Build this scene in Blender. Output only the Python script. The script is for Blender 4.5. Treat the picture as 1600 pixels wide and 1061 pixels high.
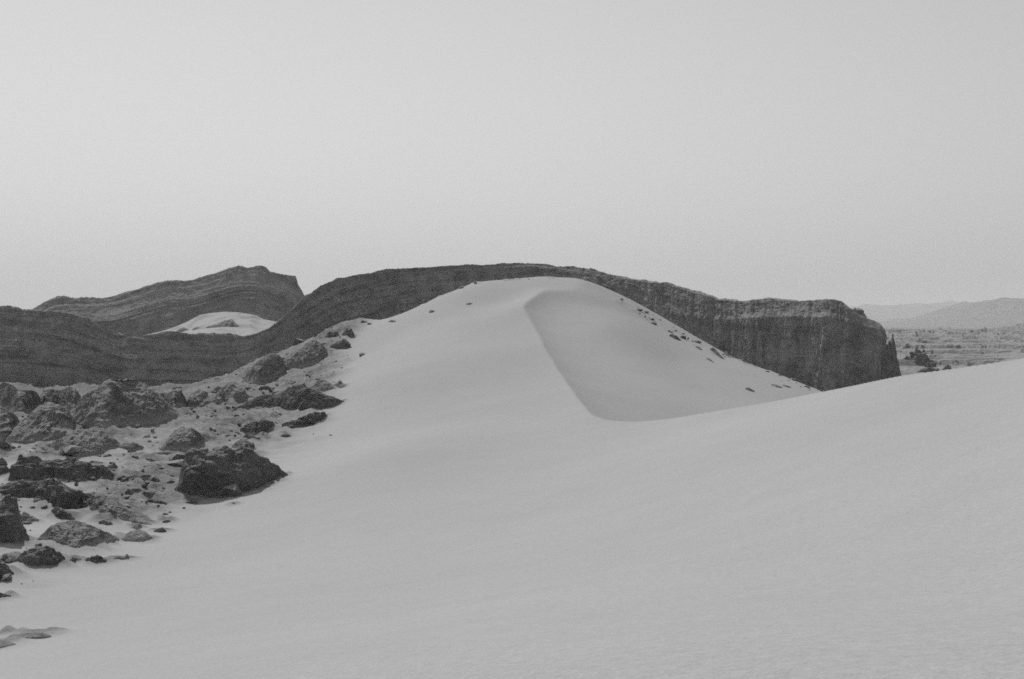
import bpy, math
import numpy as np
from math import radians

# ------------------------------------------------------------------ scene, camera, light
S = bpy.context.scene
for o in list(bpy.data.objects):
    bpy.data.objects.remove(o)
FPX, HORIZON = 2000.0, 505.0            # focal length in photo pixels, eye-level row of the photo
cam_d = bpy.data.cameras.new("camera")
cam_d.sensor_width = 36.0
cam_d.lens = 36.0 * FPX / 1600.0
cam_d.shift_y = -(530.5 - HORIZON) / 1600.0
cam_d.clip_start, cam_d.clip_end = 0.1, 120000.0
cam = bpy.data.objects.new("camera", cam_d)
cam.location = (0, 0, 0)                # eye level is z = 0
cam.rotation_euler = (radians(90), 0, 0)
S.collection.objects.link(cam)
S.camera = cam

SUN_ELEV, SUN_AZ = 41.0, -26.0          # azimuth from +Y (view direction), negative = left
sun_dir = np.array([math.sin(radians(SUN_AZ)) * math.cos(radians(SUN_ELEV)),
                    math.cos(radians(SUN_AZ)) * math.cos(radians(SUN_ELEV)),
                    math.sin(radians(SUN_ELEV))])
W = bpy.data.worlds.new("World"); S.world = W; W.use_nodes = True
wn, wl = W.node_tree.nodes, W.node_tree.links
bg = wn["Background"]
sky = wn.new("ShaderNodeTexSky"); sky.sky_type = 'NISHITA'; sky.sun_disc = False
sky.sun_elevation = radians(SUN_ELEV); sky.sun_rotation = radians(SUN_AZ)
sky.altitude = 2400; sky.air_density = 2.0; sky.dust_density = 0.0; sky.ozone_density = 1.0
sep = wn.new("ShaderNodeSeparateColor")   # black-and-white film, mostly blue-sensitive
wl.new(sky.outputs[0], sep.inputs[0])
def wmul(sock, k):
    m = wn.new("ShaderNodeMath"); m.operation = 'MULTIPLY'; m.inputs[1].default_value = k
    wl.new(sock, m.inputs[0]); return m.outputs[0]
def wadd(a, b):
    m = wn.new("ShaderNodeMath"); m.operation = 'ADD'
    wl.new(a, m.inputs[0]); wl.new(b, m.inputs[1]); return m.outputs[0]
grey = wadd(wadd(wmul(sep.outputs[0], 0.0), wmul(sep.outputs[1], 0.2)), wmul(sep.outputs[2], 0.8))
wl.new(grey, bg.inputs[0])
bg.inputs[1].default_value = 0.076

sun_d = bpy.data.lights.new("sun", 'SUN'); sun_d.energy = 3.3; sun_d.angle = radians(0.53)
sun_d.color = (1, 1, 1)
sun = bpy.data.objects.new("sun", sun_d); S.collection.objects.link(sun)
from mathutils import Vector
sun.rotation_euler = Vector(sun_dir).to_track_quat('Z', 'Y').to_euler()
sun.location = (0, 0, 150)
S.view_settings.view_transform = 'Standard'
S.view_settings.look = 'None'
S.view_settings.gamma = 1.0
S.view_settings.exposure = 0.0
S.render.engine = 'CYCLES'
S.cycles.use_denoising = False
S.cycles.max_bounces = 6
S.cycles.diffuse_bounces = 3
S.cycles.volume_bounces = 1
S.cycles.filter_width = 1.7
S.cycles.sample_clamp_indirect = 1.0
S.cycles.use_adaptive_sampling = True      # stop early: the grain of fast film
S.cycles.adaptive_min_samples = 36
S.cycles.adaptive_threshold = 0.25

# ------------------------------------------------------------------ numpy noise
_rs = np.random.RandomState(7)
_perm = np.concatenate([_rs.permutation(256)] * 3)
_g = _rs.normal(size=(256, 3)); _g /= np.linalg.norm(_g, axis=1)[:, None]
def pn(x, y, z=0.0):
    x = np.asarray(x, float); y = np.asarray(y, float); z = np.asarray(z, float) + 0 * x
    xi, yi, zi = np.floor(x), np.floor(y), np.floor(z)
    fx, fy, fz = x - xi, y - yi, z - zi
    xi, yi, zi = xi.astype(int) & 255, yi.astype(int) & 255, zi.astype(int) & 255
    u, v, w = (t * t * t * (t * (t * 6 - 15) + 10) for t in (fx, fy, fz))
    def gr(a, b, c):
        g = _g[_perm[_perm[_perm[(xi + a) & 255] + ((yi + b) & 255)] + ((zi + c) & 255)]]
        return g[..., 0] * (fx - a) + g[..., 1] * (fy - b) + g[..., 2] * (fz - c)
    def lp(a, b, t): return a + (b - a) * t
    return 1.6 * lp(lp(lp(gr(0,0,0), gr(1,0,0), u), lp(gr(0,1,0), gr(1,1,0), u), v),
                    lp(lp(gr(0,0,1), gr(1,0,1), u), lp(gr(0,1,1), gr(1,1,1), u), v), w)
def fbm(x, y, z=0.0, o=4, gain=.5):
    a, s, n = 1.0, 0.0, 0.0
    for i in range(o):
        s = s + a * pn(x + 17.3 * i, y - 9.1 * i, np.asarray(z) + 4.7 * i); n += a
        a *= gain; x, y, z = np.asarray(x) * 2.03, np.asarray(y) * 2.03, np.asarray(z) * 2.03
    return s / n
def ridged(x, y, z=0.0, o=4, gain=.5):
    a, s, n = 1.0, 0.0, 0.0
    for i in range(o):
        s = s + a * (1 - 2.2 * np.abs(pn(x + 17.3 * i, y - 9.1 * i, np.asarray(z) + 4.7 * i))); n += a
        a *= gain; x, y, z = np.asarray(x) * 2.03, np.asarray(y) * 2.03, np.asarray(z) * 2.03
    return s / n
def cells(x, y, z):
    """distance to the nearest of jittered points: gives block faces and cracks"""
    xi, yi, zi = np.floor(x), np.floor(y), np.floor(z); best = np.full(np.shape(x), 9.0)
    for a in (-1, 0, 1):
        for b in (-1, 0, 1):
            for c in (-1, 0, 1):
                h = _perm[_perm[_perm[(xi + a).astype(int) & 255] + ((yi + b).astype(int) & 255)] + ((zi + c).astype(int) & 255)]
                j = _g[h] * .35 + .5
                best = np.minimum(best, (xi + a + j[..., 0] - x) ** 2 + (yi + b + j[..., 1] - y) ** 2 + (zi + c + j[..., 2] - z) ** 2)
    return np.sqrt(best)
def sstep(a, b, x):
    t = np.clip((np.asarray(x, float) - a) / (b - a), 0, 1); return t * t * (3 - 2 * t)

# ------------------------------------------------------------------ materials (all grey: black-and-white film)
def mat(name):
    m = bpy.data.materials.new(name); m.use_nodes = True
    return m, m.node_tree.nodes, m.node_tree.links, m.node_tree.nodes["Principled BSDF"]
def N(nodes, t, **kw):
    n = nodes.new("ShaderNode" + t)
    for k, v in kw.items(): setattr(n, k, v)
    return n
def noise(nodes, links, vec, scale, detail=4, rough=.55):
    n = N(nodes, "TexNoise"); n.inputs["Scale"].default_value = scale
    n.inputs["Detail"].default_value = detail; n.inputs["Roughness"].default_value = rough
    links.new(vec, n.inputs["Vector"]); return n.outputs["Fac"]
def maprange(nodes, links, s, a, b, c, d):
    n = N(nodes, "MapRange"); n.clamp = True
    for i, v in zip((1, 2, 3, 4), (a, b, c, d)): n.inputs[i].default_value = v
    links.new(s, n.inputs[0]); return n.outputs[0]
def math2(nodes, links, op, a, b):
    n = N(nodes, "Math", operation=op)
    for i, v in enumerate((a, b)):
        if isinstance(v, (int, float)): n.inputs[i].default_value = v
        else: links.new(v, n.inputs[i])
    return n.outputs[0]
def mixf(nodes, links, f, a, b):
    n = N(nodes, "Mix", data_type='FLOAT')
    for i, v in ((0, f), (2, a), (3, b)):
        if isinstance(v, (int, float)): n.inputs[i].default_value = v
        else: links.new(v, n.inputs[i])
    return n.outputs[0]

def sand_material(name="sand", albedo=.392):
    m, n, l, p = mat(name)
    pos = N(n, "NewGeometry").outputs["Position"]
    big = maprange(n, l, noise(n, l, pos, .035, 3), .3, .7, .955, 1.045)
    mid = maprange(n, l, noise(n, l, pos, .55, 4), .3, .7, .98, 1.02)
    fine = maprange(n, l, noise(n, l, pos, 38.0, 2, .7), .32, .68, .88, 1.12)   # grains
    spk = maprange(n, l, noise(n, l, pos, 8.0, 3, .8), .32, .68, .91, 1.09)
    at = N(n, "Attribute", attribute_name="crust").outputs["Fac"]
    cr = maprange(n, l, noise(n, l, pos, 1.3, 7, .75), .36, .62, .50, 1.25)
    nz = N(n, "SeparateXYZ"); l.new(N(n, "NewGeometry").outputs["Normal"], nz.inputs[0])
    cr = math2(n, l, 'MULTIPLY', cr, maprange(n, l, nz.outputs[2], .72, .95, .6, 1.1))   # bare crust on steep sides, sand on flats
    crust = math2(n, l, 'MULTIPLY', cr, .205)
    v = math2(n, l, 'MULTIPLY', math2(n, l, 'MULTIPLY', big, mid), math2(n, l, 'MULTIPLY', fine, spk))
    v = math2(n, l, 'MULTIPLY', v, albedo)
    v = mixf(n, l, at, v, crust)
    l.new(v, p.inputs["Base Color"]); p.inputs["Roughness"].default_value = 1.0
    p.inputs["Specular IOR Level"].default_value = 0.05
    b = N(n, "Bump"); b.inputs["Strength"].default_value = .12; b.inputs["Distance"].default_value = .03
    l.new(noise(n, l, pos, 14.0, 4, .65), b.inputs["Height"])
    b2 = N(n, "Bump"); b2.inputs["Distance"].default_value = .25
    l.new(math2(n, l, 'MULTIPLY', at, .8), b2.inputs["Strength"])
    l.new(noise(n, l, pos, 2.6, 6, .7), b2.inputs["Height"]); l.new(b.outputs[0], b2.inputs["Normal"])
    l.new(b2.outputs[0], p.inputs["Normal"])
    return m
def rock_material(name, a=.12, dust=.30, scale=1.0, dust_lo=.62, dust_hi=.86, strata=0.0, bump=.6, sscale=.4, contrast=1.0, streak=0.0):
    m, n, l, p = mat(name)
    geo = N(n, "NewGeometry"); pos = geo.outputs["Position"]
    v1 = maprange(n, l, noise(n, l, pos, .35 * scale, 6, .65), .3, .7, 1 - .35 * contrast, 1 + .4 * contrast)
    v2 = maprange(n, l, noise(n, l, pos, 2.4 * scale, 5, .7), .3, .7, 1 - .3 * contrast, 1 + .3 * contrast)
    v = math2(n, l, 'MULTIPLY', math2(n, l, 'MULTIPLY', v1, v2), a)
    h = noise(n, l, pos, 1.6 * scale, 8, .7)
    if strata:
        at = N(n, "Attribute", attribute_name="strata").outputs["Fac"]
        cmb = N(n, "CombineXYZ"); l.new(at, cmb.inputs[2])
        wob = math2(n, l, 'MULTIPLY', noise(n, l, pos, .02 * scale, 3), 6.0)
        l.new(wob, cmb.inputs[0])
        bnd = noise(n, l, cmb.outputs[0], sscale, 4, .7)
        v = math2(n, l, 'MULTIPLY', v, maprange(n, l, bnd, .33, .67, 1 - strata, 1 + strata))
        h = math2(n, l, 'ADD', h, math2(n, l, 'MULTIPLY', bnd, 1.2))
    if streak:
        mp = N(n, "Mapping"); mp.inputs["Scale"].default_value = (1, 1, .07); l.new(pos, mp.inputs[0])
        v = math2(n, l, 'MULTIPLY', v, maprange(n, l, noise(n, l, mp.outputs[0], .35, 5, .65), .33, .67, 1 - streak, 1 + streak))
    sx = N(n, "SeparateXYZ"); l.new(geo.outputs["Normal"], sx.inputs[0])
    jit = math2(n, l, 'MULTIPLY', math2(n, l, 'SUBTRACT', noise(n, l, pos, 1.1 * scale, 4), .5), .35)
    dz = maprange(n, l, math2(n, l, 'ADD', sx.outputs[2], jit), dust_lo, dust_hi, 0, 1)   # sand settled on flat ledges
    ft = N(n, "Attribute", attribute_name="foot").outputs["Fac"]            # drifted sand at the foot
    fd = maprange(n, l, math2(n, l, 'ADD', math2(n, l, 'MULTIPLY', ft, .75), noise(n, l, pos, .8 * scale, 5, .65)), .75, 1.15, 0, .9)
    dz = math2(n, l, 'MAXIMUM', dz, fd)
    v = mixf(n, l, dz, v, dust)
    l.new(v, p.inputs["Base Color"]); p.inputs["Roughness"].default_value = 1.0
    p.inputs["Specular IOR Level"].default_value = .05
    b = N(n, "Bump"); b.inputs["Strength"].default_value = bump; b.inputs["Distance"].default_value = .5 / scale
    l.new(h, b.inputs["Height"]); l.new(b.outputs[0], p.inputs["Normal"])
    return m
M_SAND = sand_material()
M_ROCK = rock_material("dark_rock", .125, .25, dust_lo=.68, dust_hi=1.0, contrast=1.25)
M_MOUND = rock_material("dusty_mound", .145, .30, dust_lo=.5, dust_hi=.92, contrast=1.25)
M_CLIFF = rock_material("cliff_rock", .198, .28, scale=.45, dust_lo=.70, dust_hi=.98, strata=.30, sscale=.17, contrast=1.2, streak=.16)
M_MESA = rock_material("mesa_rock", .235, .29, scale=.35, dust_lo=.7, dust_hi=.95, strata=.50, sscale=.12)
M_BAD = rock_material("badland_ground", .15, .33, scale=.12, dust_lo=.88, dust_hi=1.0, contrast=1.2)
M_MTN = rock_material("mountain_rock", .2, .26, scale=.01, dust_lo=.8, dust_hi=.98)

# ------------------------------------------------------------------ mesh helpers
def add_mesh(name, verts, faces, material, smooth=True, attrs=None, parent=None):
    me = bpy.data.meshes.new(name)
    verts = np.asarray(verts, np.float32).reshape(-1, 3); faces = np.asarray(faces, np.int32)
    k = faces.shape[1]
    me.vertices.add(len(verts)); me.vertices.foreach_set("co", verts.ravel())
    me.loops.add(faces.size); me.loops.foreach_set("vertex_index", faces.ravel())
    me.polygons.add(len(faces))
    me.polygons.foreach_set("loop_start", np.arange(0, faces.size, k, dtype=np.int32))
    me.polygons.foreach_set("loop_total", np.full(len(faces), k, np.int32))
    me.polygons.foreach_set("use_smooth", np.full(len(faces), smooth))
    me.update(calc_edges=True)
    for an, av in (attrs or {}).items():
        at = me.attributes.new(an, 'FLOAT', 'POINT'); at.data.foreach_set("value", np.asarray(av, np.float32).ravel())
    me.materials.append(material)
    o = bpy.data.objects.new(name, me); S.collection.objects.link(o)
    if parent: o.parent = parent
    return o
def grid_faces(nr, nc, wrap=False):
    i = np.arange(nr - 1)[:, None]; j = np.arange(nc if wrap else nc - 1)[None, :]
    j2 = (j + 1) % nc
    a, b, c, d = i * nc + j, i * nc + j2, (i + 1) * nc + j2, (i + 1) * nc + j
    return np.stack([a, b, c, d], -1).reshape(-1, 4)
def tag(o, label=None, cat=None, group=None, kind=None):
    if label: o["label"] = label
    if cat: o["category"] = cat
    if group: o["group"] = group
    if kind: o["kind"] = kind
    return o
def P(px, py, D):
    D = np.asarray(D, float)
    return np.stack([(np.asarray(px, float) - 800) / FPX * D, D, (HORIZON - np.asarray(py, float)) / FPX * D], -1)

# ------------------------------------------------------------------ rock outlines (photo pixels; their distance comes from the ground they stand on)
SPECS = []
def rock(*a, **k):
    SPECS.append((a, k))
RK, MD = M_ROCK, M_MOUND
G = "dark rocks scattered on the crusted sand"
H = "eroded mounds at the foot of the cliff"
# --- far mounds first
rock("rock_mound", "dark rounded mound at the left edge under the cliff", "mound",
  [(-70,625),(-40,603),(0,598),(11,598),(21,604),(32,607),(47,609),(58,613),(63,623),(66,634)], [(-70,640),(0,636),(26,648),(37,650),(53,640),(66,635)], .35, .9, .08, .10, MD, H, 1)
rock("rock_mound", "low two-humped mound just left of the tallest mound at the cliff foot", "mound",
  [(58,632),(62,620),(66,611),(79,607),(92,610),(103,606),(113,603.5),(121,611),(127,624),(132,634)], [(58,634),(79,634),(100,639),(112,648),(124,642),(132,635)], .3, .9, .09, .18, MD, H, 2)
rock("rock_mound", "tallest dark mound below the cliff, peaked with a rubbly lower band", "mound",
  [(112,654),(122,628),(132,618),(143,613),(157,606),(172,595),(186,591),(208,593),(229,600),(250,618),(266,634),(277,647)], [(112,656),(125,662),(150,670),(179,670),(200,665),(243,663),(265,655),(277,648)], .35, .9, .11, .12, MD, H, 3)
rock("rock_mound", "pleated rocky mound with pale ribs in front of the low two-humped mound", "mound",
  [(8,690),(21,672),(36,654),(53,638),(74,630),(90,633),(105,643),(114,654),(119,664)], [(8,691),(40,692),(59,691),(79,686),(98,677),(119,665)], .2, 1.0, .11, .2, MD, H, 4)
rock("rock_mound", "lower grey mound cut off by the left edge above the flat sand", "mound",
  [(-60,650),(-20,636),(0,634),(6,635),(15,643),(26,652),(33,664)], [(-60,692),(-10,692),(10,690),(22,677),(33,665)], .3, .9, .1, .12, MD, H, 5)
rock("rock_mound", "broad dusty mound with striped left slope between the flat sand and the tallest mound", "mound",
  [(64,699),(84,691),(105,679),(119,671),(138,669),(158,672),(169,682),(188,693)], [(64,700),(86,707),(108,711),(132,713),(158,710),(172,703),(188,698)], .25, 1.0, .11, .14, MD, H, 6)
rock("rock_mound", "small ribbed spur right of the tallest mound", "mound",
  [(248,632),(258,613),(268,614.5),(283,609),(290,624)], [(248,634),(270,637),(290,635)], .3, .9, .1, .2, MD, H, 7)
rock("rock_mound", "narrow fluted spur second from the tallest mound, below the cliff", "mound",
  [(283,635),(297,616),(311,607),(324,612),(330,628)], [(283,636),(304,639),(330,631)], .35, .9, .08, .2, MD, H, 8)
rock("rock_mound", "steep spur with pale creases under the sand patch, third from the tallest mound", "mound",
  [(327,628),(344,609),(358,595),(368,596),(376,602),(388,618)], [(327,630),(358,629),(379,630),(388,624)], .3, .9, .1, .22, MD, H, 9)
rock("rock_outcrop", "tall smooth rounded outcrop leaning on the dune's left shoulder, bright on its left edge", "rock",
  [(378,596),(388,583),(396,573),(409,560),(424,551),(435,555),(442,562),(447,573)], [(378,598),(396,601),(411,601),(424,595),(439,585),(447,576)], .55, .7, .07, .06, MD, "outcrops on the dune shoulder", 10)
rock("rock_outcrop", "creased outcrop with pale ribs high on the dune's left shoulder", "rock",
  [(433,576),(447,558),(465,546),(480,535),(492,530),(503,537),(509,546),(512,552)], [(433,580),(454,577),(465,576),(480,573),(497,567),(505,560),(512,553)], .4, .8, .08, .16, MD, "outcrops on the dune shoulder", 11)
rock("rock", "dark knob topmost of the three at the dune's upper left edge", "rock",
  [(533,523),(542,512.5),(550,513.5),(555,526)], [(533,524),(545,527),(555,527)], .7, .6, .1, 0, RK, G, 12)
rock("rock", "dark flat-topped boulder just below the topmost knob on the dune's left edge", "rock",
  [(514,542),(529,532),(541,530),(547,536),(549,543)], [(514,543),(530,545),(549,544)], .6, .7, .1, 0, RK, G, 13)
rock("rock", "small dark crag touching the cliff's shadow left of the topmost knob", "rock",
  [(508,526),(514,517),(520,519),(528,517),(530,523)], [(508,528),(518,528),(530,525)], .6, .6, .12, 0, RK, G, 14)
rock("rock", "small grey pointed stone alone in the sand right of the striped slabs", "rock",
  [(521,602),(531,593.5),(536,598),(541,603)], [(521,603),(532,606),(541,604)], .4, .8, .12, .1, MD, G, 15)
rock("rock_slab", "pale grey layered slab above the big black lens-shaped rock", "rock",
  [(484,606),(492,600),(499,592),(511,595),(518,601),(524,606)], [(484,608),(503,613),(524,607)], .3, .9, .1, .1, MD, G, 16)
rock("rock", "big black lens-shaped rock with pointed right tip at the dune's edge", "rock",
  [(362,642),(384,628),(407,618),(440,614),(454,603),(465,599),(480,603),(496,612),(516,619),(538,626)], [(362,643),(388,637),(435,636),(447,641),(473,642),(499,642),(520,636),(538,627)], .4, .8, .07, .05, RK, G, 17)
rock("rock", "low mottled rock pointing right, below the black lens-shaped rock", "rock",
  [(440,662),(462,656),(477,650),(492,643.5),(507,644.5),(512,649)], [(440,666),(462,669),(488,664),(505,656),(512,650)], .45, .8, .13, .05, RK, G, 18)
rock("rock", "small oval dark rock upright in rubble behind the largest boulder", "rock",
  [(375,671),(388,660),(400,657),(418,656),(429,661)], [(375,672),(390,676.5),(405,677),(420,673),(429,663)], .7, .7, .08, 0, RK, G, 19)
rock("rock_mound", "rounded dome mound left behind the largest boulder", "mound",
  [(249,701),(258,692),(265,681),(273,672),(285,667),(300,668),(312,676),(325,689)], [(249,702),(268,703),(285,705),(300,704),(315,697),(325,690)], .6, .8, .09, .08, MD, H, 20)
rock("rock_ledge", "thin dark ledge at the foot of the dome mound", "rock",
  [(240,708),(258,705.5),(280,705),(294,708)], [(240,709),(265,711.5),(294,711)], .5, .8, .12, 0, MD, G, 21)
rock("rock", "small dark rock between the broad dusty mound and the dome mound", "rock",
  [(186,697),(194,692),(207,691),(215,693),(225,698)], [(186,700),(205,704),(225,700)], .5, .8, .13, .1, MD, G, 22)
# --- the large boulder
rock("boulder", "largest dark boulder, flat-topped and cracked, standing on bright sand", "boulder",
  [(272,764),(281,752),(285,738),(287,716),(291,707),(304,702),(323,701),(329,707),(336,701),(357,699),(371,700),(377,692),(388,697),(395,703),(414,710),(427,724),(440,732),(450,741)],
  [(272,765),(293,775),(331,780),(344,776),(359,774),(395,766),(417,760),(432,748),(450,742)], .72, .55, .085, .04, RK, None, 23)
rock("rock", "brown-grey crest stone peeking over the back of the largest boulder", "rock",
  [(362,697),(369,690),(376,685),(385,685),(391,692),(396,700)], [(362,700),(376,700),(396,703)], .5, .7, .12, .1, MD, G, 24)
# --- left group
rock("rock", "long two-part dark rock left of centre, saddle in its top, above the black ridge", "rock",
  [(13,750),(15,728),(30,711),(47,713.5),(72,717),(94,718),(113,713.5),(128,718),(143,724),(160,727),(173,736),(180,742)],
  [(13,751),(53,753.5),(75,748),(90,745),(105,750),(124,755),(143,750),(151,747),(162,749),(173,746),(180,743)], .6, .7, .10, .03, RK, G, 25)
rock("rock", "small dark rock at the left edge beside the long two-part rock", "rock",
  [(-25,735),(0,728),(8,727),(14,731),(17,736)], [(-25,744),(0,743),(9,739),(17,737)], .6, .7, .1, 0, RK, G, 26)
rock("rock", "black craggy ridge with a steep hanging front, below the long two-part rock", "rock",
  [(-40,770),(0,761),(15,753),(64,752),(75,748),(85,745),(98,754),(113,763),(130,768),(138,776)],
  [(-40,778),(0,772),(28,778),(53,778),(64,775),(75,786),(94,796),(109,798),(132,792),(138,778)], .6, .6, .10, .06, RK, G, 27)
rock("rock_mound", "sandy mound with dark right crest running down to the small cone", "mound",
  [(126,780),(139,771),(162,776),(181,779),(192,788),(207,801),(219,811),(237,819)], [(126,794),(143,794),(160,803),(179,811),(200,813),(213,816),(237,820)], .35, .9, .12, .12, MD, H, 28)
rock("rock", "dark double boulder cut off by the left edge above the cone mound", "rock",
  [(-50,790),(0,782),(15,779),(25,782),(30,793),(34,810),(41,829),(46,839)], [(-50,850),(0,847),(11,850),(23,852),(38,846),(46,840)], .65, .6, .09, .04, RK, G, 29)
rock("rock", "small rough stone right of the double boulder at left", "rock",
  [(30,811),(37,799),(49,805),(57,810),(61,813)], [(30,813),(45,816),(61,815)], .5, .7, .14, 0, MD, G, 30)
rock("rock", "dark knuckle of rock on top of the wide cone mound", "rock",
  [(80,796),(86,792),(95,795),(107,801),(117,810)], [(80,800),(92,810),(117,813)], .5, .7, .12, .05, RK, G, 31)
rock("rock_mound", "wide cone mound with light sandy left slope in the left foreground", "mound",
  [(58,842),(75,824),(90,818),(113,812),(132,815),(151,824),(170,833),(186,842)], [(58,843),(85,847),(102,848),(109,855),(132,857),(151,851),(162,848),(186,843)], .25, 1.0, .10, .16, MD, H, 32)
rock("rock_mound", "small neat cone mound at the edge of the clean sand", "mound",
  [(190,842),(203,830),(217,826),(226,830),(240,841)], [(190,843),(203,846),(226,847.5),(240,842)], .35, .9, .08, .06, MD, H, 33)
rock("rock", "little dark stone right of the small neat cone", "rock",
  [(240,830),(249,824.5),(256,824.5),(260,829.5)], [(240,831),(250,832),(260,831)], .6, .7, .1, 0, RK, G, 34)
rock("rock", "black lumpy boulder low in the left foreground", "rock",
  [(26,872),(37,861.5),(45,859),(56,855),(75,852.5),(83,857),(91,863),(102,871)], [(26,874),(38,882),(55,885.5),(72,883),(89,883.5),(102,873)], .7, .7, .13, 0, RK, G, 35)
rock("rock", "tiny stub of rock left of the black lumpy boulder", "rock",
  [(1,874),(5,866),(9,864),(14,872)], [(1,877),(8,879),(14,876)], .7, .7, .12, 0, RK, G, 36)
rock("rock", "tiny pale stub touching the black lumpy boulder's left side", "rock",
  [(14,874),(18,866),(22,867),(27,873)], [(14,877),(20,879),(27,877)], .7, .7, .12, 0, MD, G, 37)
rock("rock", "dark wedge of rock at the left edge below the black lumpy boulder", "rock",
  [(-40,880),(-15,872),(0,875),(7,880),(22,895)], [(-40,908),(0,908),(11,903),(22,896)], .6, .7, .1, 0, RK, G, 38)
rock("rock", "little flat stone just right of the black lumpy boulder", "rock",
  [(108,875),(114,870.5),(125,872),(129,874.5)], [(108,876.5),(117,878),(129,876)], .6, .7, .12, 0, RK, G, 39)
rock("rock", "craggy small rock second right of the black lumpy boulder", "rock",
  [(131,875),(140,870),(152,867),(160,870),(168,877)], [(131,877),(148,881),(160,879),(168,878)], .6, .7, .14, 0, RK, G, 40)
rock("rock", "outermost low stone with a raised right tip on clean sand", "rock",
  [(177,872),(184,868.5),(194,869),(199,865),(202,871)], [(177,873),(190,874),(202,873)], .5, .7, .12, 0, MD, G, 41)
rock("rock", "thin dark sliver of rock at the left edge in clean sand", "rock",
  [(-22,929),(0,926),(8,928),(17,930)], [(-22,935),(0,934.5),(17,932)], .5, .8, .1, 0, RK, G, 42)
rock("rock_mound", "half-buried pale stone in the bottom left corner", "mound",
  [(-30,1004),(0,1000),(12,1001),(25,1006)], [(-30,1014),(0,1013),(25,1007)], .5, 1.0, .12, .05, MD, H, 43)
rock("rock_mound", "low crumbled sand crust behind the half-buried stone, bottom left", "mound",
  [(16,992),(35,990),(52,989),(62,987),(80,993)], [(16,996),(45,997),(80,995)], .3, 1.2, .16, .05, MD, H, 44)
# --- small ledges on the flat
for i, (tx, bx, lab) in enumerate([
  ([(198,745),(215,742.5),(232,742),(243,745)], [(198,746),(220,747),(243,746)], "faint low ledge on the smooth sand left of the largest boulder"),
  ([(198,765),(206,763),(218,763),(224,767)], [(198,767),(210,768),(224,768)], "upper dark flake of the three near the boulder's left foot"),
  ([(222,769),(230,767.5),(240,769),(248,773)], [(222,772),(234,775),(248,774)], "middle dark flake of the three near the boulder's left foot"),
  ([(230,781),(240,779.5),(252,783),(263,786)], [(230,784),(246,788),(263,788)], "lowest dark flake of the three near the boulder's left foot"),
  ([(290,784),(298,782),(306,783),(309,785)], [(290,786),(300,787.5),(309,786.5)], "thin dark flake under the largest boulder's lower left corner"),
  ([(154,815),(162,812),(172,815),(177,819)], [(154,818),(166,821),(177,820)], "dark flake in the sand between wide cone and sandy mound"),
  ([(206,824),(212,818),(218,817),(222,823)], [(206,825),(214,827),(222,825)], "rounded grey stone touching the top of the small neat cone"),
  ([(254,814),(260,812),(266,813)], [(254,816),(260,816.5),(266,815)], "tiny grey flake right of the sandy mound's tail"),
  ([(362,787),(365,785.5),(368,787)], [(362,788),(365,788.5),(368,788)], "lone pebble on clean sand below the largest boulder"),
  ([(438,681),(444,677),(450,678),(455,681)], [(438,682),(446,683),(455,682)], "small dark stone below the low mottled rock"),
  ]):
    rock("rock_flake", lab, "rock", tx, bx, .5, .8, .12, 0, RK if i not in (0, 6) else MD, "small flakes on the sand", 50 + i)
# --- debris on the dune's right slope and upper edge
for i, (tx, bx, lab) in enumerate([
  ([(1046,523),(1051,521.5),(1058,525),(1064,531)], [(1046,525),(1055,530),(1064,532.5)], "largest upper dark streak of rock on the dune's right slope"),
  ([(1087,541),(1091,540.5),(1097,546)], [(1087,543),(1092,546),(1097,547.5)], "tiny dark stone left of the longest streak on the right slope"),
  ([(1110,544),(1115,543),(1122,550),(1131,560)], [(1110,546),(1120,556),(1131,562)], "longest dark streak of rock on the dune's right slope"),
  ([(1130,550),(1135,549),(1142,558)], [(1130,552),(1136,557),(1142,560)], "short dark streak right beside the longest one on the slope"),
  ([(1104,559),(1109,560),(1115,565)], [(1104,561),(1109,564),(1115,567)], "thin dark sliver just below the longest streak"),
  ([(1165,606),(1171,605.5),(1179,611)], [(1165,608),(1172,611),(1179,613)], "lowest dark streak on the right slope near the foreground crest"),
  ([(1205,600),(1212,600),(1222,605)], [(1205,602),(1213,605),(1222,606.5)], "dark streak near the right foot of the dune slope"),
  ([(1223,601),(1230,602),(1236,605)], [(1223,603),(1230,605.5),(1236,606)], "rightmost tiny dark streak at the foot of the dune slope"),
  ([(607,502),(612,499.5),(619,501.5)], [(607,503),(613,504),(619,503)], "dark crumb on the dune's left skyline edge, lowest of three"),
  ([(670,487),(674,484),(679,485.5)], [(670,489),(675,489),(679,487)], "dark crumb midway up the dune's left edge"),
  ([(728,474.5),(733,472.5),(738,474)], [(728,476),(733,476.5),(738,475)], "dark crumb uppermost on the dune's left flank"),
  ]):
    rock("rock", lab, "rock", tx, bx, .5, .9, .14, 0, RK if i in (0, 2, 5) else MD, "debris on the dune slopes", 70 + i)
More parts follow.
